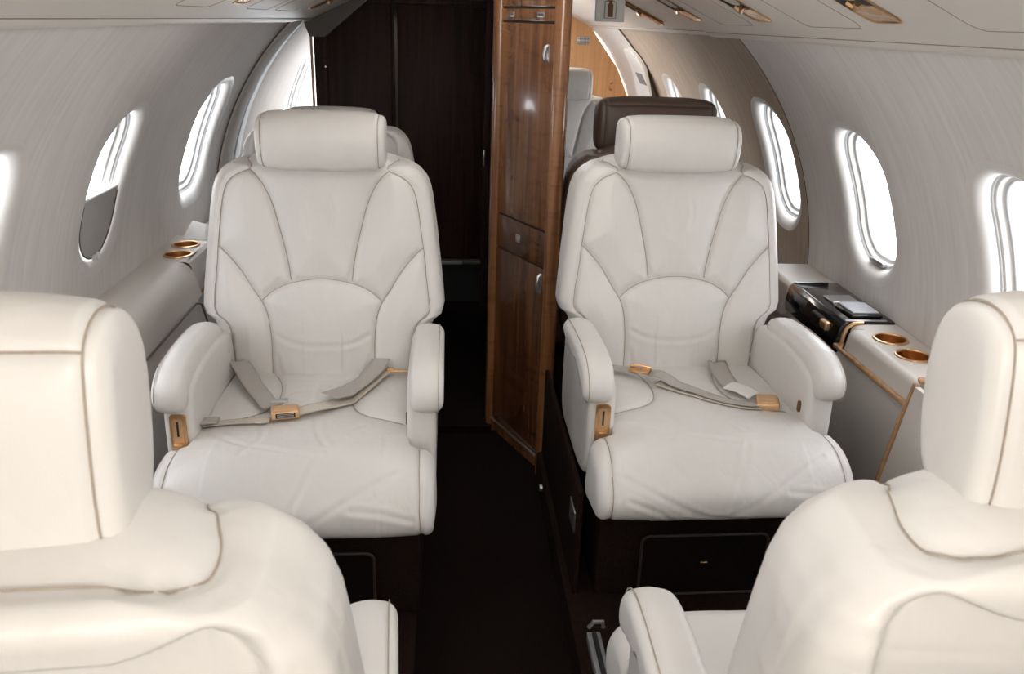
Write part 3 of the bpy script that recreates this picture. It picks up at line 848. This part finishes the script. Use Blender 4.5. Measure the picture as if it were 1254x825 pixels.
# seam lines on the front of the back, (x,z) with x>0, mirrored
def front(P, m=True):
    P = catmull(P, 6); a = [(x, ylean(z)-.012, z) for x, z in P]
    return [a, [(-x, y, z) for x, y, z in a]] if m else [a]
seamsF = []
seamsF += front([(.168, .975), (.150, .945), (.118, .885), (.098, .815), (.082, .745), (.074, .690)])
seamsF += front([(.262, .772), (.232, .755), (.195, .712), (.168, .668), (.146, .635), (.134, .600), (.128, .55), (.127, .50), (.128, .43)])
seamsF += front([(-.146, .640), (-.118, .664), (-.075, .683), (0, .694), (.075, .683), (.118, .664), (.146, .640)], False)
# edge piping seam
seamsF += front([(.168, .973), (.205, .953), (.235, .920), (.248, .875), (.258, .80), (.268, .73), (.276, .66), (.279, .62), (.268, .594), (.250, .580), (.236, .56), (.232, .50), (.23, .42)])
creF = front([(-.112, .553), (-.07, .535), (0, .528), (.07, .535), (.112, .553)], False)
creF += front([(.02, .90), (.030, .86), (.026, .82)], False)+front([(-.03, .90), (-.035, .85), (-.028, .80)], False)+front([(.078, .72), (.066, .700), (.05, .69)])+front([(.155, .655), (.128, .665), (.10, .69)])
creF += front([(-.115, .50), (-.105, .46), (-.08, .435)], False)+front([(.115, .50), (.105, .46), (.08, .435)], False)
# rear: yoke seam and shell recess
def rearpt(P): return [(x, ylean(z)+.16, z) for x, z in P]
yk = [(.165, .07, .99), (.170, .10, .99), (.182, .14, .985), (.188, .17, .98), (.188, .190, .976), (.184, .205, .970), (.172, .214, .966), (.152, .218, .964), (.10, .219, .963), (0, .219, .963)]
yoke = catmull([np.array(p) for p in yk], 5); yoke = [tuple(p) for p in yoke]+[(-p[0], p[1], p[2]) for p in yoke[::-1]]
def recess(V, N):
    x, z = V[:, 0], V[:, 2]; rear = np.clip((N[:, 1]-.25)*3, 0, 1)
    # rounded rectangle distance, centre (0,.60) half (.205,.296)
    top = .938+.022*np.clip((np.abs(x)-.13)/.06, 0, 1)**1.5
    qx = np.abs(x)-.229+.045; qz = z-top+.045
    sd = np.where((qx > 0) & (qz > 0), np.hypot(qx, qz)-.045, np.maximum(qx, qz)-.045)
    t = np.clip(-sd/.010, 0, 1); t = t*t*(3-2*t)
    # leather roll swelling above and beside the shell
    roll = .007*np.exp(-((sd-.035)/.03)**2)
    return rear*(-.019*t+roll)
V, Fc = build_back()
yoke2 = [tuple(p) for p in np.array(yoke)]
Vb, Fb, Sb = upholster(V, Fc, seamsF+[yoke2], creF, depth=.0055, sig=.0065, puff=.014, pr=.048, extra=recess)

def headrest_geo():
    # profile (y,z): front round, rear boxier
    P = [(.006, .974), (-.004, 1.005), (-.005, 1.045), (.008, 1.078), (.035, 1.094), (.070, 1.099), (.102, 1.094), (.122, 1.078), (.129, 1.035), (.128, .985), (.116, .960), (.08, .951), (.045, .950), (.020, .957)]
    V, Fc = slab(P, -.150, .150, .024, 70, 130, .002)
    loops = []
    Q = resample(catmull(P, 8, True), 130, True)
    for x in (-.135, .135):
        loops.append([(x, y, z) for y, z in Q]+[(x, Q[0][0], Q[0][1])])
    tr = [(-.135+.270*k/30, .120, 1.084) for k in range(31)]
    cre = []
    return upholster(V, Fc, loops+[tr], cre, depth=.0035, sig=.005, puff=.005, pr=.04)
Vh, Fh, Sh = headrest_geo()

def cushion_geo():
    W = .287; r = .034; xs = []
    m = 8
    for k in range(m+1): a = PI/2*k/m; xs.append((-W+r*(1-math.cos(a)), r*(1-math.sin(a))))
    N = 130
    for k in range(1, N): xs.append((-W+r+(2*W-2*r)*k/N, 0))
    for k in range(m, -1, -1): a = PI/2*k/m; xs.append((W-r*(1-math.cos(a)), r*(1-math.sin(a))))
    Rg = []
    for x, e in xs:
        ax = abs(x); t = np.clip((ax-.214)/.022, 0, 1); t = t*t*(3-2*t)
        yb = .03*(1-t)+(-.345)*t
        cr = 1-(x/W)**2
        zt = .464-.012*(x/W)**2-.010*(x/W)**8
        front_ = -.528-.018*cr
        A1 = [(yb, zt-.075), (yb-.002*t, zt-.035-.018*t), (yb-.006-.003*t, zt-.012-.016*t), (yb-.020*(1-t)-.015*t, zt-.002-.007*t)]
        if t < .999:
            for q in (.25, .5, .75): A1.append(((yb-.02)*(1-q)+(-.372)*q, zt-.003+.003*q))
        A1.append((-.372, zt+.001))
        B1 = [(-.372, zt+.001), (-.41, zt+.002), (-.45, zt-.006), (-.492, zt-.032), (front_+.010, zt-.070), (front_, zt-.105), (front_+.012, zt-.135), (-.49, zt-.153), (-.44, zt-.160), (-.385, zt-.162)]
        C1 = [(-.385, zt-.162), ((yb-.385)/2, zt-.160), (yb-.010, zt-.150), (yb, zt-.125), (yb, zt-.075)]
        Q = np.vstack([resample(catmull(A1, 6), 61)[:-1], resample(catmull(B1, 8), 111)[:-1], resample(catmull(C1, 6), 51)[:-1]])
        A = np.sum(Q[:, 0]*np.roll(Q[:, 1], -1)-np.roll(Q[:, 0], -1)*Q[:, 1])
        if A < 0: Q = Q[::-1]; Q = np.roll(Q, 1, 0)
        if e:
            cc = Q.mean(0); dv = Q-cc; ln = np.linalg.norm(dv, axis=1)[:, None]; Q = cc+dv*(1-e/np.maximum(ln, e*1.5))
        Rg.append([(x, y, z) for y, z in Q])
    def cap(L, x):
        L = np.array(L); c = L.mean(0); return [[tuple(c+(p-c)*q) for p in L] for q in (.3, .6, .85)]
    Rg = cap(Rg[0], -W)+Rg+cap(Rg[-1], W)[::-1]
    V, Fc = rings(Rg)
    T = lambda P: [(x, y, .466) for x, y in catmull(P, 6)]
    Mi = lambda L: [L, [(-x, y, z) for x, y, z in L]]
    seams = []
    seams += Mi(T([(.115, .0), (.098, -.04), (.086, -.10), (.088, -.16), (.104, -.205), (.135, -.232), (.175, -.248), (.212, -.262)]))
    # bolster end seams running round the front
    lp = [(.256, -.36, .46), (.257, -.42, .462), (.259, -.48, .445), (.260, -.525, .40), (.260, -.54, .345), (.258, -.53, .30), (.255, -.48, .276)]
    seams += Mi([tuple(p) for p in catmull(lp, 5)])
    cre = [T([(-.075, -.03), (-.04, -.045), (0, -.05), (.05, -.045), (.08, -.03)]), T([(-.085, -.13), (-.05, -.11), (0, -.10), (.05, -.115), (.085, -.14)]),
           T([(.02, -.27), (.03, -.33), (.055, -.40)]), T([(-.10, -.28), (-.08, -.36), (-.11, -.43)]), T([(.13, -.29), (.09, -.33), (.06, -.36)]), T([(-.19, -.33), (-.12, -.39), (-.04, -.42), (.03, -.44)]),
           [(.21, -.47, .44), (.12, -.52, .41), (.03, -.55, .36), (-.02, -.55, .33)], [(-.24, -.50, .42), (-.15, -.54, .38), (-.05, -.55, .33), (.02, -.55, .31)],
           [(.05, -.44, .46), (.02, -.52, .42), (-.01, -.55, .36)], [(-.22, -.53, .37), (-.16, -.54, .35), (-.12, -.53, .32)], [(.24, -.53, .36), (.18, -.54, .385), (.12, -.55, .40)]]
    return upholster(V, Fc, seams, cre, depth=.0050, sig=.006, puff=.009, pr=.05)
Vc, Fc_, Sc = cushion_geo()

ARM = [(-.02, .567), (-.02, .592), (-.05, .606), (-.15, .612), (-.24, .611), (-.305, .603), (-.343, .584), (-.362, .560), (-.364, .532), (-.350, .515), (-.328, .512), (-.308, .528), (-.28, .545), (-.22, .552), (-.12, .554), (-.05, .555)]
def arm_geo(x0, x1):
    V, Fc = slab(ARM, x0, x1, .020, 16, 110, .002)
    Q = resample(catmull(ARM, 8, True), 110, True)
    i0 = [p for p in Q if p[1] > .585 or p[0] < -.33]
    return V, Fc
PANEL = [(.03, .335), (.035, .50), (.02, .562), (-.05, .578), (-.15, .584), (-.25, .580), (-.305, .568), (-.335, .55), (-.342, .50), (-.342, .42), (-.335, .36), (-.31, .318), (-.25, .305), (-.10, .31)]
def panel_geo(x0, x1):
    return slab(PANEL, x0, x1, .014, 8, 110, 0)

def build_seat(label, loc, rz, group, m='leather', th='thread', base_label=None):
    root = thing('passenger_seat', label, 'seat', loc, rz, group)
    def part(name, V, Fc, mm, parent=root): return obj(name, V, Fc, mm, parent)
    bk = part('backrest', Vb, Fb, m); threads('seam_piping', Sb, th, bk, .0008)
    hr = part('headrest', Vh, Fh, m); threads('seam_piping', Sh, th, hr, .0008)
    for x in (-.07, .07):
        mb = MB(); mb.tube([(x, .112, .94), (x, .112, .985)], .008, 10); mb.build('headrest_post', 'silver', root)
    cu = part('seat', Vc, Fc_, m); threads('seam_piping', Sc, th, cu, .0008)
    for sgn in (-1, 1):
        x0, x1 = sorted((sgn*.229, sgn*.301)); V, Fc = arm_geo(x0, x1); a = part('armrest', V, Fc, m)
        # two welts along the pad edges
        P = resample(catmull([p for p in ARM[1:11]], 6), 60)
        L2 = [[(sgn*xx, y, z+.0004) for y, z in offset_open(P, -.0005)] for xx in (.290,)]
        threads('seam_piping', L2, th, a, .0010)
        x0, x1 = sorted((sgn*.222, sgn*.284)); V, Fc = panel_geo(x0, x1); part('arm_panel', V, Fc, m)
    # control plate on the front of the image-left arm
    mb = MB(); mb.prism(rr_loop(.0165, .046, .006, 4), 1, -.350, -.338); k = mb.V; mb.V = [(x-.252, y, z+.462) for x, y, z in k]; pl = mb.build('control_plate', 'gold', root)
    pl['label'] = 'gold recline control plate'
    mb = MB(); mb.prism(rr_loop(.0105, .038, .004, 4), 1, -.3515, -.346); mb.V = [(x-.252, y, z+.462) for x, y, z in mb.V]; mb.build('plate_recess', 'gold_satin', pl)
    MB().box((-.252, -.352, .478), (.004, .002, .034)).build('slot', 'black', pl, False)
    mb = MB(); mb.box((-.252, -.356, .444), (.018, .010, .006), .002); mb.build('slider', 'gold', pl)
    mb = MB(); mb.prism(rr_loop(.007, .014, .0065, 5), 0, .2185, .2225); mb.V = [(x, y-.300, z+.478) for x, y, z in mb.V]; mb.build('recline_button', 'icon', root)
    # carpeted pedestal with a drawer
    mb = MB(); mb.box((0, -.16, .165), (.50, .46, .26), .006); pd = mb.build('pedestal', 'carpet_brown', root)
    mb = MB(); mb.prism(rr_loop(.150, .080, .018, 6), 1, -.398, -.389); mb.V = [(x, y, z+.120) for x, y, z in mb.V]; dr = mb.build('drawer', 'carpet', root)
    mb = MB(); mb.tube([(x, -.399, z+.12) for x, z in rr_loop(.150, .080, .018, 6)], .0035, 6, True); mb.build('drawer_piping', 'piping_brown', dr)
    mb = MB(); mb.box((0, -.402, .128), (.018, .008, .006), .002); mb.build('drawer_pull', 'gold', dr)
    return root
def offset_open(P, e): return P
UPR = {}
def upright(root, k):
    "give the back and headrest of this seat an upright, less reclined shape"
    Sh = Matrix.Identity(4); Sh[1][2] = -k; Sh[1][3] = k*.44
    def do(o):
        if o.type == 'MESH':
            if o.data.name not in UPR:
                d = o.data.copy(); d.transform(Sh); UPR[o.data.name] = d
            o.data = UPR[o.data.name]
        for c in o.children: do(c)
    for c in list(root.children):
        if c.name.split('.')[0] in ('backrest', 'headrest', 'headrest_post'): do(c)
def adjust(root, bk=(0, 0, 0), hr=(0, 0, 0), hs=(1, 1, 1)):
    "raise the back more upright by tilt and shift the headrest"
    for c in root.children:
        k = c.name.split('.')[0]
        if k in ('backrest', 'headrest', 'headrest_post'):
            T = Matrix.Translation(bk)
            if k == 'headrest': T = T @ Matrix.Translation(Vector(hr)+Vector((0, 0, .965))) @ Matrix.Diagonal((*hs, 1)) @ Matrix.Translation((0, 0, -.965))
            c.matrix_basis = T
def copy_seat(src, label, loc, rz, group, remap=None, skip=(), bk=(0, 0, 0), hr=(0, 0, 0), hs=(1, 1, 1)):
    r = src.copy(); COL.objects.link(r); r.location = loc; r.rotation_euler = (0, 0, rz); r['label'] = label; r['group'] = group
    def cp(o, par):
        if o.name.split('.')[0] in skip: return
        c = o.copy(); COL.objects.link(c); c.parent = par
        if remap and c.type == 'MESH':
            mm = c.data.materials[0]
            if mm in remap:
                c.material_slots[0].link = 'OBJECT'; c.material_slots[0].material = remap[mm]
        for g in list(o.children): cp(g, c)
    for ch in list(src.children): cp(ch, r)
    adjust(r, bk, hr, hs)
    return r
SL = (-.463, 2.005, 0); SR = (.435, 2.06, 0)
seatL = build_seat('white leather club seat facing the camera, left of the aisle, belt crossed over its cushion', SL, 0, 'white leather club seats')
seatR = copy_seat(seatL, 'white leather club seat facing the camera on the right, in front of the brown seat', SR, .022, 'white leather club seats', hr=(-.024, 0, .007), hs=(1, 1, .90))
FL = copy_seat(seatL, 'white leather seat seen from behind in the left foreground, large headrest at the photo edge', (-.498, .580, 0), PI+.06, 'white leather club seats', bk=(0, -.020, -.008), hr=(.022, .068, .0), hs=(1, .85, 1.22))
upright(FL, .14)
FR = copy_seat(seatL, 'white leather seat seen from behind in the right foreground, its cushion peeking out beside it', (.372, .605, 0), PI-.03, 'white leather club seats', bk=(0, -.022, -.008), hr=(-.013, .062, .0), hs=(1, .85, 1.22))
upright(FR, .14)
AL = copy_seat(seatL, 'white leather seat with its back to the left club seat, before the dark wood wall', (-.54, 3.02, 0), PI, 'white leather club seats', skip=('control_plate', 'drawer'), hr=(0, 0, -.085))
AR = copy_seat(seatL, 'dark brown leather seat back to back with the right club seat', (.450, 2.62, -.005), PI, 'aft seats', {M['leather']: M['brown_leather'], M['thread']: M['brown_thread']}, skip=('control_plate', 'drawer'), hr=(0, 0, -.005), hs=(1.18, 1, 1.1))
FA = copy_seat(seatL, 'far white leather seat facing forward beyond the wooden cabinet', (.375, 4.15, 0), 0, 'aft seats', skip=('drawer',))
adjust(seatL, (0, 0, 0), (.014, 0, .004), (1, 1, .90))

# ------------------------------------------------------------------ seat belts (children of their seat)
cb = BVHTree.FromPolygons([tuple(v) for v in Vc], [tuple(f) for f in Fc_])
def surf(x, y):
    h = cb.ray_cast(Vector((x, y, .7)), Vector((0, 0, -1))); return h[0].z if h[0] else .46
def ribbon(name, pts, w, m, parent, lift=.003, th=.0018, bow=None):
    """pts: (x,y,extra height) in seat space; the webbing follows the cushion"""
    P = np.array(catmull([np.array(p, float) for p in pts], 8)); n = len(P); V = []; Fc = []; K = 6
    T = np.gradient(P[:, :2], axis=0); T /= np.linalg.norm(T, axis=1)[:, None]+1e-9
    Nn = np.stack([-T[:, 1], T[:, 0]], 1)
    for i in range(n):
        for j in range(K+1):
            q = (j/K-.5)*w; x, y = P[i, 0]+Nn[i, 0]*q, P[i, 1]+Nn[i, 1]*q
            zz = max(surf(x, min(y, .0)), surf(P[i, 0], min(P[i, 1], 0))-.004)
            V.append((x, y, zz+lift+P[i, 2]))
    for i in range(n-1):
        for j in range(K): Fc.append((i*(K+1)+j, (i+1)*(K+1)+j, (i+1)*(K+1)+j+1, i*(K+1)+j+1))
    o = obj(name, V, Fc, m, parent); s = o.modifiers.new('s', 'SOLIDIFY'); s.thickness = th; s.offset = 1
    return o
def buckle(parent, x, y, rz, m='gold_satin', dz=.0):
    z = surf(x, y)+.014+dz; R = Matrix.Rotation(rz, 3, 'Z') @ Matrix.Rotation(-.12, 3, 'X')
    mb = MB(); mb.box((x, y, z), (.060, .052, .020), .005, 3, R); b = mb.build('buckle', m, parent); b['label'] = 'gold buckle'
    o = Vector((x, y, z))
    mb = MB(); mb.box(o+R @ Vector((0, -.0262, 0)), (.042, .002, .011), .001, 1, R); mb.build('buckle_slot', 'black', b)
    mb = MB()
    for k in range(3): mb.box(o+R @ Vector((0, -.0272, -.003+.003*k)), (.036, .001, .0008), 0, 1, R)
    mb.build('buckle_mark', 'silver', b)
    mb = MB(); mb.box(o+R @ Vector((0, -.002, .0106)), (.048, .036, .003), .001, 2, R); mb.build('buckle_lid', m, b)
    return b

def belt(parent, tag):
    o = bpy.data.objects.new('seat_belt', None); COL.objects.link(o); o.parent = parent; o.empty_display_size = .02; o['label'] = tag; return o
bl = belt(seatL, 'grey lap belt crossed on the seat with a gold buckle')
ribbon('strap', [(-.208, .004, .030), (-.185, -.035, .024), (-.150, -.105, .014), (-.112, -.17, .010), (-.078, -.222, .010)], .046, 'belt', bl)
ribbon('strap_end', [(-.222, -.282, .002), (-.16, -.280, .002), (-.075, -.288, .003)], .030, 'belt_light', bl)
ribbon('strap_tip', [(-.226, -.284, .006), (-.205, -.282, .008), (-.188, -.281, .006)], .036, 'belt', bl, .004, .006)
ribbon('lower_strap', [(-.030, -.262, .008), (.015, -.238, .010), (.050, -.200, .004), (.090, -.140, .002), (.135, -.045, .010), (.155, .0, .012)], .040, 'belt_light', bl)
ribbon('upper_strap', [(.040, -.192, .020), (.075, -.140, .016), (.105, -.085, .018), (.130, -.035, .026), (.142, .008, .036)], .048, 'belt', bl)
bk_ = buckle(bl, -.048, -.262, .22)
mb = MB(); mb.box((-.066, -.226, surf(-.066, -.226)+.028), (.040, .018, .003), .001, 2, Matrix.Rotation(.22, 3, 'Z')); mb.build('clasp', 'silver', bl)
mb = MB(); mb.box((.183, -.018, surf(.18, -.018)+.016), (.052, .010, .006), .002); mb.box((.165, -.012, surf(.16, -.012)+.018), (.018, .014, .010), .003); mb.build('belt_anchor', 'gold_satin', bl)
br = belt(seatR, 'grey lap belt lying loose on the seat with a tan gold buckle')
ribbon('strap', [(-.092, -.085, .020), (-.062, -.108, .022), (-.030, -.150, .008), (.010, -.190, .005), (.060, -.232, .003), (.115, -.252, .004), (.140, -.250, .006)], .034, 'belt', br)
ribbon('lower_strap', [(-.070, -.118, .006), (-.020, -.178, .001), (.04, -.232, .001), (.10, -.262, .001), (.145, -.268, .002)], .026, 'belt_light', br, .002, .001)
ribbon('strap_root', [(-.185, -.030, .010), (-.15, -.045, .012), (-.11, -.075, .014)], .034, 'belt', br)
ribbon('short_strap', [(.118, -.01, .018), (.112, -.07, .010), (.112, -.130, .006), (.118, -.160, .008)], .046, 'belt', br)
ribbon('folded_strap', [(.100, -.150, .012), (.122, -.178, .014), (.146, -.215, .012)], .046, 'paper', br)
mb = MB()
z_ = surf(-.10, -.08)+.026
mb.box((-.112, -.074, z_), (.040, .030, .006), .002, 2, Matrix.Rotation(-.5, 3, 'Z')); mb.box((-.092, -.088, z_+.003), (.020, .036, .006), .002, 2, Matrix.Rotation(-.5, 3, 'Z'))
mb.tube([(-.128, -.056, z_+.006), (-.10, -.066, z_+.009), (-.078, -.074, z_+.006)], .003, 8); mb.build('adjuster', 'gold', br)
buckle(br, .168, -.243, 1.28)

# small things along the aisle
mb = MB(); mb.box((.140, 1.73, .215), (.004, .075, .055), .0015); o = mb.build('floor_socket_plate', 'silver')
o['label'] = 'small silver plate on the dark aisle side of the right club seat base'; o['category'] = 'plate'
mb = MB(); mb.box((.148, 2.03, .17), (.012, .72, .28), .004); o = mb.build('aisle_kick_panel', 'carpet_brown'); o['label'] = 'dark brown carpeted kick panel on the aisle side of the right club seat'; o['category'] = 'panel'
mb = MB(); mb.tube([(.128, 2.22, .0), (.120, 2.22, .0)], .011, 14); o = mb.build('aisle_light', 'silver'); o['label'] = 'small round silver aisle light low on the right platform edge'; o['category'] = 'light'
root = thing('seat_rail', 'grey metal seat track rail beside the right front seat cushion', 'rail', (.165, 1.30, .035))
mb = MB(); mb.box((0, 0, .012), (.030, .42, .024), .003); mb.build('rail_body', 'vent', root)
mb = MB(); mb.box((0, 0, .027), (.010, .40, .008), .002); mb.build('rail_slot', 'black', root)
mb = MB(); mb.tube([(-.01, .215, .03), (.0, .215, .045), (.02, .215, .045), (.022, .215, .03)], .005, 8); mb.build('end_clip', 'silver', root)

# ------------------------------------------------------------------ light
w = bpy.data.worlds.new('world'); S.world = w; w.use_nodes = True
w.node_tree.nodes['Background'].inputs[0].default_value = (.93, .96, 1.0, 1)
w.node_tree.nodes['Background'].inputs[1].default_value = 13.0
def area(name, loc, target, sx, sy, power, col, spread=180):
    l = bpy.data.lights.new(name, 'AREA'); l.shape = 'RECTANGLE'; l.size = sx; l.size_y = sy; l.energy = power; l.color = col; l.spread = math.radians(spread)
    o = bpy.data.objects.new(name, l); COL.objects.link(o); o.location = loc
    o.rotation_euler = (Vector(target)-Vector(loc)).to_track_quat('-Z', 'Y').to_euler(); return o
area('ceiling_fill', (0, 1.5, 1.50), (0, 1.5, 0), .5, 2.6, 9, (1, .97, .94))  # soft overhead fill added for the cabin, belongs to no fixture
area('fill_behind_camera', (-.1, -.72, 1.35), (0, 1.8, .75), 1.3, .7, 48, (1, .955, .885))  # unseen fill added behind the camera to brighten the front seat backs
area('aft_light', (.45, 4.6, 1.40), (.6, 4.6, 0), .4, 1.8, 22, (1, .86, .70))

# ------------------------------------------------------------------ camera
F = 1050.0; VPx, VPy, roll = 550.0, 22.0, .033
dY = Vector((VPx-627, 412.5-VPy, -F)); wz = (dY[0]*roll+dY[1])/F
uZ = Vector((roll, 1, wz)); dY.normalize(); uZ.normalize(); dX = dY.cross(uZ)
R3 = Matrix((dX, dY, uZ))
cam = bpy.data.cameras.new('camera'); co = bpy.data.objects.new('camera', cam); COL.objects.link(co)
co.matrix_world = Matrix.Translation((-.155, 0, 1.30)) @ R3.to_4x4()
cam.sensor_width = 36; cam.lens = F/1254*36; cam.clip_start = .02
cam.dof.use_dof = True; cam.dof.focus_distance = 1.95; cam.dof.aperture_fstop = 13
S.camera = co
S.view_settings.view_transform = 'Standard'
S.view_settings.look = 'None'
S.view_settings.exposure = -0.5
try:
    S.cycles.max_bounces = 8; S.cycles.diffuse_bounces = 5; S.cycles.use_denoising = True
    S.cycles.sample_clamp_indirect = 6
except Exception: pass
